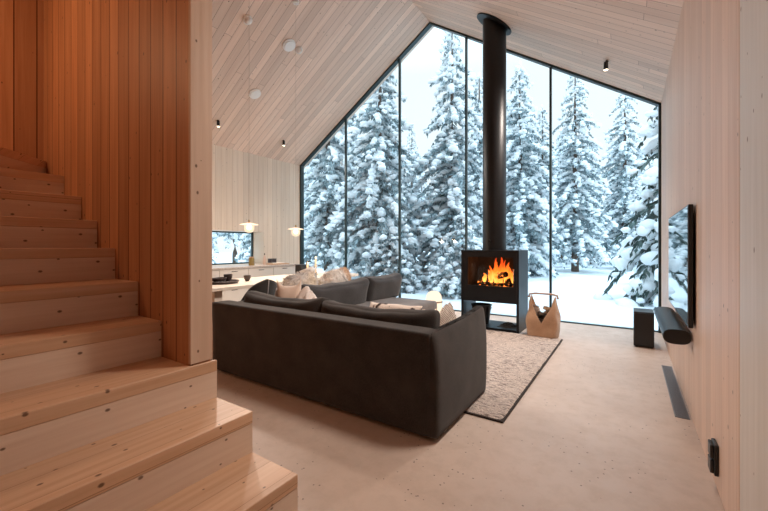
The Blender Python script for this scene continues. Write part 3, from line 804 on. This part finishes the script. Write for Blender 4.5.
ICO = {}
for s in (1, 2):
    bb = bmesh.new(); bmesh.ops.create_icosphere(bb, subdivisions=s, radius=1)
    bb.verts.ensure_lookup_table()
    ICO[s] = (np.array([v.co[:] for v in bb.verts]), np.array([[v.index for v in f.verts] for f in bb.faces])); bb.free()
def mesh_np(name, verts, faces, mat, smooth):
    me = bpy.data.meshes.new(name); n, m = len(verts), len(faces); k = faces.shape[1]
    me.vertices.add(n); me.vertices.foreach_set('co', verts.astype(np.float32).ravel())
    me.loops.add(m * k); me.loops.foreach_set('vertex_index', faces.astype(np.int32).ravel())
    me.polygons.add(m); me.polygons.foreach_set('loop_start', np.arange(0, m * k, k, dtype=np.int32))
    me.update(); me.validate()
    me.polygons.foreach_set('use_smooth', [smooth] * len(me.polygons))
    me.materials.append(mat); return me
def tree_meshes(seed, H, R, zlow, dz, nb, snow, droop, sub=1, clump=1., power=.8, twl=.36, nm='needle', elong=1.4, flat=.68):
    r = np.random.RandomState(seed)
    sv_, sf_, nv_, nf_ = [], [], [], []; sc = nc = 0
    iv, fc = ICO[sub]
    def blob(p, rx, ry, rz, az):
        nonlocal sc
        q = iv * (1 + .25 * r.randn(len(iv), 1).clip(-1.5, 1.5) * (.8 if sub == 1 else .45)) * np.array([rx, ry, rz])
        c, s = math.cos(az), math.sin(az)
        q = np.stack([q[:, 0] * c - q[:, 1] * s, q[:, 0] * s + q[:, 1] * c, q[:, 2]], 1) + p
        sv_.append(q); sf_.append(fc + sc); sc += len(iv)
    def needle(p, d, l, w):
        nonlocal nc
        side = np.cross(d, (0, 0, 1.)); nn = np.linalg.norm(side); side = side / nn if nn > 1e-4 else np.array((1., 0, 0))
        if r.rand() < .5: side = np.cross(side, d)
        t = p + d * l; m = p + d * l * .45
        nv_.append(np.array([p, m + side * w, t, m - side * w])); nf_.append(np.arange(4)[None] + nc); nc += 4
    z = zlow
    while z < H * .985:
        f = (z - zlow) / (H - zlow); L0 = R * (1 - f) ** power + .10
        n = max(4, int(nb * (1 - .45 * f)))
        a0 = r.rand() * 6.3
        for k in range(n):
            az = a0 + 2 * PI * k / n + r.uniform(-.3, .3); L = L0 * r.uniform(.5, 1.2); sn = snow * r.uniform(.35, 1.45)
            h = np.array((math.cos(az), math.sin(az), 0.)); sd = np.array((-h[1], h[0], 0.))
            zz = z + r.uniform(-.5, .5) * dz; dr = droop * r.uniform(.7, 1.35); up = r.uniform(.05, .22)
            pt = lambda s: h * (.04 + L * s) + np.array((0, 0, zz + L * (up * s - dr * s * s)))
            ns = max(3, int(L / .085))
            for i in range(1, ns + 1):
                s = i / ns; p = pt(s); tl = twl * (1.05 - .55 * s) * min(1, L) * r.uniform(.7, 1.2)
                for sgn in (-1, 1):
                    d = h * .75 + sd * sgn * r.uniform(.5, 1.1) + np.array((0, 0, -.35 - dr * s * 1.1)); d /= np.linalg.norm(d)
                    for q in range(3):
                        dd = d + r.uniform(-.3, .3, 3); dd[2] -= .15 * q; dd /= np.linalg.norm(dd)
                        needle(p + d * tl * .28 * q, dd, tl * r.uniform(.55, .95), .022 + .02 * r.rand())
                    if r.rand() < sn * .42:
                        e = p + d * tl * r.uniform(.35, .75)
                        b_ = r.uniform(.045, .085) * clump
                        blob(e + np.array((0, 0, .022)), b_ * 1.35, b_, b_ * .7, math.atan2(d[1], d[0]))
                    # hanging needles under the bough
                    dn = np.array((r.uniform(-.3, .3), r.uniform(-.3, .3), -1.)) + h * .3; dn /= np.linalg.norm(dn)
                    needle(p, dn, .16 * r.uniform(.6, 1.4), .02)
                if r.rand() < sn:
                    w = r.uniform(.075, .13) * clump * (.55 + .6 * min(1, L))
                    blob(p + np.array((0, 0, .03 * clump)), w * elong, w * .9, w * flat, az)
            if r.rand() < snow:
                w = r.uniform(.09, .16) * clump * (.5 + .5 * min(1, L)); blob(pt(1.0) + np.array((0, 0, .0)), w * 1.25, w, w * .75, az)
        z += dz * r.uniform(.8, 1.2) * (1.05 - .35 * f)
    blob(np.array((0, 0, H - .02)), .06 * clump, .06 * clump, .13, 0); 
    S_ = mesh_np('snow', np.concatenate(sv_), np.concatenate(sf_), M['snow'], True)
    F_ = mesh_np('foliage', np.concatenate(nv_), np.concatenate(nf_), M[nm], False)
    rb = .05 + H * .013
    tb_ = path([(lump((0, i, seed), .03, .7), lump((i, 0, seed), .03, .7), H * i / 12 - .3 * (i == 0)) for i in range(13)], lambda t: rb * (1 - .93 * t), 10)
    me = bpy.data.meshes.new('trunk'); tb_.to_mesh(me); tb_.free(); me.materials.append(M['bark'])
    return me, F_, S_
TREES = {'a': tree_meshes(1, 8.2, 1.7, .35, .27, 8, .62, .72, 1, .98),
         'b': tree_meshes(2, 8.8, 1.35, 1.2, .27, 7, .62, .72, 1, .95, .7),
         'c': tree_meshes(3, 5.5, 1.45, .15, .27, 8, .26, .85, 2, 1.45, .75, .46, 'needle_dark', 1.15, .85),
         'd': tree_meshes(4, 9.5, 1.15, 2.0, .36, 6, .62, .70, 1, 1.1, .65),
         'e': tree_meshes(5, 2.2, 1.0, .10, .17, 8, .55, .45, 1, .8, .8)}
def tree(kind, x, y, rz, sc, label, group=None, name='spruce_tree'):
    o = thing(name, label, 'tree', (x, y, ground_z(x, y)), group, rz); o.scale = (sc if hasattr(sc, '__len__') else (sc,) * 3)
    for nm, me in zip(('trunk', 'foliage', 'snow'), TREES[kind]):
        c = bpy.data.objects.new(nm, me); C.objects.link(c); c.parent = o
    return o
tree('a', -4.63, 10.74, .3, 1.0, 'tallest snow laden spruce, behind the middle pane left of the flue')
tree('a', -6.42, 9.35, 2.1, 1.0, 'broad snowy spruce filling the second pane from the left')
tree('b', -8.36, 9.15, 1.0, .95, 'snowy spruce outside the leftmost pane, above the candles')
tree('b', -1.99, 17.92, 2.6, 1.02, 'slim snowy spruce in the right pane, just right of the mullion')
tree('a', -3.48, 14.52, 4.0, 1.0, 'snowy spruce rising directly right of the black flue pipe')
tree('c', .95, 10.3, .6, 1.0, 'near spruce with big snow clumps at the right edge of the glass')
tree('b', -.20, 21.52, .2, 1.05, 'snowy spruce between the slim spruce and the right glass edge')
tree('d', -9.60, 14.3, 1.3, 1.0, 'slender spruce seen in the gap left of the tallest spruce')
tree('b', -9.84, 11.6, 4.4, 1.02, 'snowy spruce behind the mullion between the two left panes')
tree('a', -6.0, 17.2, 5.0, 1.15, 'snowy spruce showing left of the flue behind the tallest spruce')
tree('e', -3.50, 8.75, .9, .95, 'low snowy young spruce left of the stove, above the dome lamp', None, 'young_spruce')
tree('e', -5.55, 8.6, 3.0, .8, 'low snowy young spruce behind the far end of the sofa', None, 'young_spruce')
tree('d', .15, 13.6, 3.0, .35, 'tiny snowy sapling in the right pane over the speaker', None, 'young_spruce')
rnd = random.Random(11)
f_, s_, c_ = 367.5, math.sin(math.radians(33.8)), math.cos(math.radians(33.8))
pane_of = [(300, 344, 'leftmost'), (344, 398, 'second from left'), (398, 465, 'middle'), (465, 550, 'fourth from left'), (550, 665, 'right')]
ang = 291.
while ang < 668:
    u = (ang - 384) / f_
    for depth in ((20, 26), (28, 40)):
        if rnd.random() < .12 and depth[0] == 20: continue
        t = rnd.uniform(*depth); u2 = u + rnd.uniform(-.012, .012)
        x, y = t * (-s_ + u2 * c_), t * (c_ + u2 * s_)
        if x > -6.5 and y < 14: continue
        pane = next((w for a, b_, w in pane_of if a <= ang < b_), 'right')
        tree(rnd.choice('bdd'), x, y, rnd.uniform(0, 6), rnd.uniform(.72, 1.0) * (1 + (depth[0] - 20) * .012),
             'distant snowy forest spruce far behind the %s pane' % pane, 'forest spruces behind the %s pane' % pane)
    ang += 15
for x, y, k in ((-19.5, 10.6, 'b'), (-10.6, 7.9, 'e'), (-20.5, 13.9, 'd')):
    tree(k, x, y, x, 1.0, 'snowy spruce outside the small kitchen window', 'spruces outside the kitchen window')

# ------------------------------------------------------------------ light
def area_spot(p, e, size=150, col=(1, .86, .72), rad=.05, blend=.8, d=(0, 0, -1)):
    l = bpy.data.lights.new('spot', 'SPOT'); l.energy = e; l.spot_size = math.radians(size); l.spot_blend = blend; l.color = col; l.shadow_soft_size = rad
    o = bpy.data.objects.new('spot_light', l); C.objects.link(o); o.location = p; o.rotation_euler = V(d).to_track_quat('-Z', 'Y').to_euler(); o['kind'] = 'helper'
def point(p, e, col=(1, .70, .44), rad=.05):
    l = bpy.data.lights.new('bulb', 'POINT'); l.energy = e; l.color = col; l.shadow_soft_size = rad
    o = bpy.data.objects.new('bulb_light', l); C.objects.link(o); o.location = p; o['kind'] = 'helper'
SPOTS.append(V((-.24, 2.9, roof_z(-.24) - .12)))      # unseen extra spot, added to brighten the stairs and near floor
for i, p in enumerate(SPOTS): area_spot(p, (255, 265, 355, 265)[i], 125, (1, .87, .77), (.1, .1, .1, .3)[i], .9, (.75 if p.x < XM else -.75, -.1, -1))
for p in (P1, P2): point((p[0], p[1], p[2] - .11), 13, rad=.05)
point((lx, ly, .60), 8, rad=.08)
point((-1.58, 5.30, .80), 3.5, (1, .34, .09), .06)
point((-3.5, -.3, 2.9), 34, (1, .60, .34), .15)       # stairwell lamp

w = bpy.data.worlds.new('overcast sky'); S.world = w; w.use_nodes = True
nt = w.node_tree; nt.nodes.clear()
bg = nt.nodes.new('ShaderNodeBackground'); ou = nt.nodes.new('ShaderNodeOutputWorld')
tc = nt.nodes.new('ShaderNodeTexCoord'); sp_ = nt.nodes.new('ShaderNodeSeparateXYZ'); cr = nt.nodes.new('ShaderNodeValToRGB')
nt.links.new(tc.outputs['Generated'], sp_.inputs[0]); nt.links.new(sp_.outputs[2], cr.inputs[0])
e_ = cr.color_ramp.elements
e_[0].position = .0; e_[0].color = (.84, .93, .97, 1); e_[1].position = 1.; e_[1].color = (2.6, 3.6, 4.4, 1)
m_ = e_.new(.42); m_.color = (.82, .94, 1.0, 1)
nt.links.new(cr.outputs[0], bg.inputs[0]); bg.inputs[1].default_value = 1.2; nt.links.new(bg.outputs[0], ou.inputs[0])

# ------------------------------------------------------------------ camera
cam = bpy.data.cameras.new('camera'); co = bpy.data.objects.new('camera', cam); C.objects.link(co)
cam.sensor_width = 36; cam.lens = 367.5 / 768 * 36; cam.shift_y = -9.5 / 768; cam.clip_start = .02
co.location = (0, 0, 1.2); co.rotation_euler = (PI / 2, 0, math.radians(33.8))
S.camera = co
S.view_settings.view_transform = 'Standard'; S.view_settings.look = 'None'; S.view_settings.gamma = 1; S.view_settings.use_curve_mapping = False
S.view_settings.exposure = 0.0
S.cycles.use_denoising = True
S.cycles.max_bounces = 10; S.cycles.diffuse_bounces = 6; S.cycles.transparent_max_bounces = 16; S.cycles.sample_clamp_indirect = 8
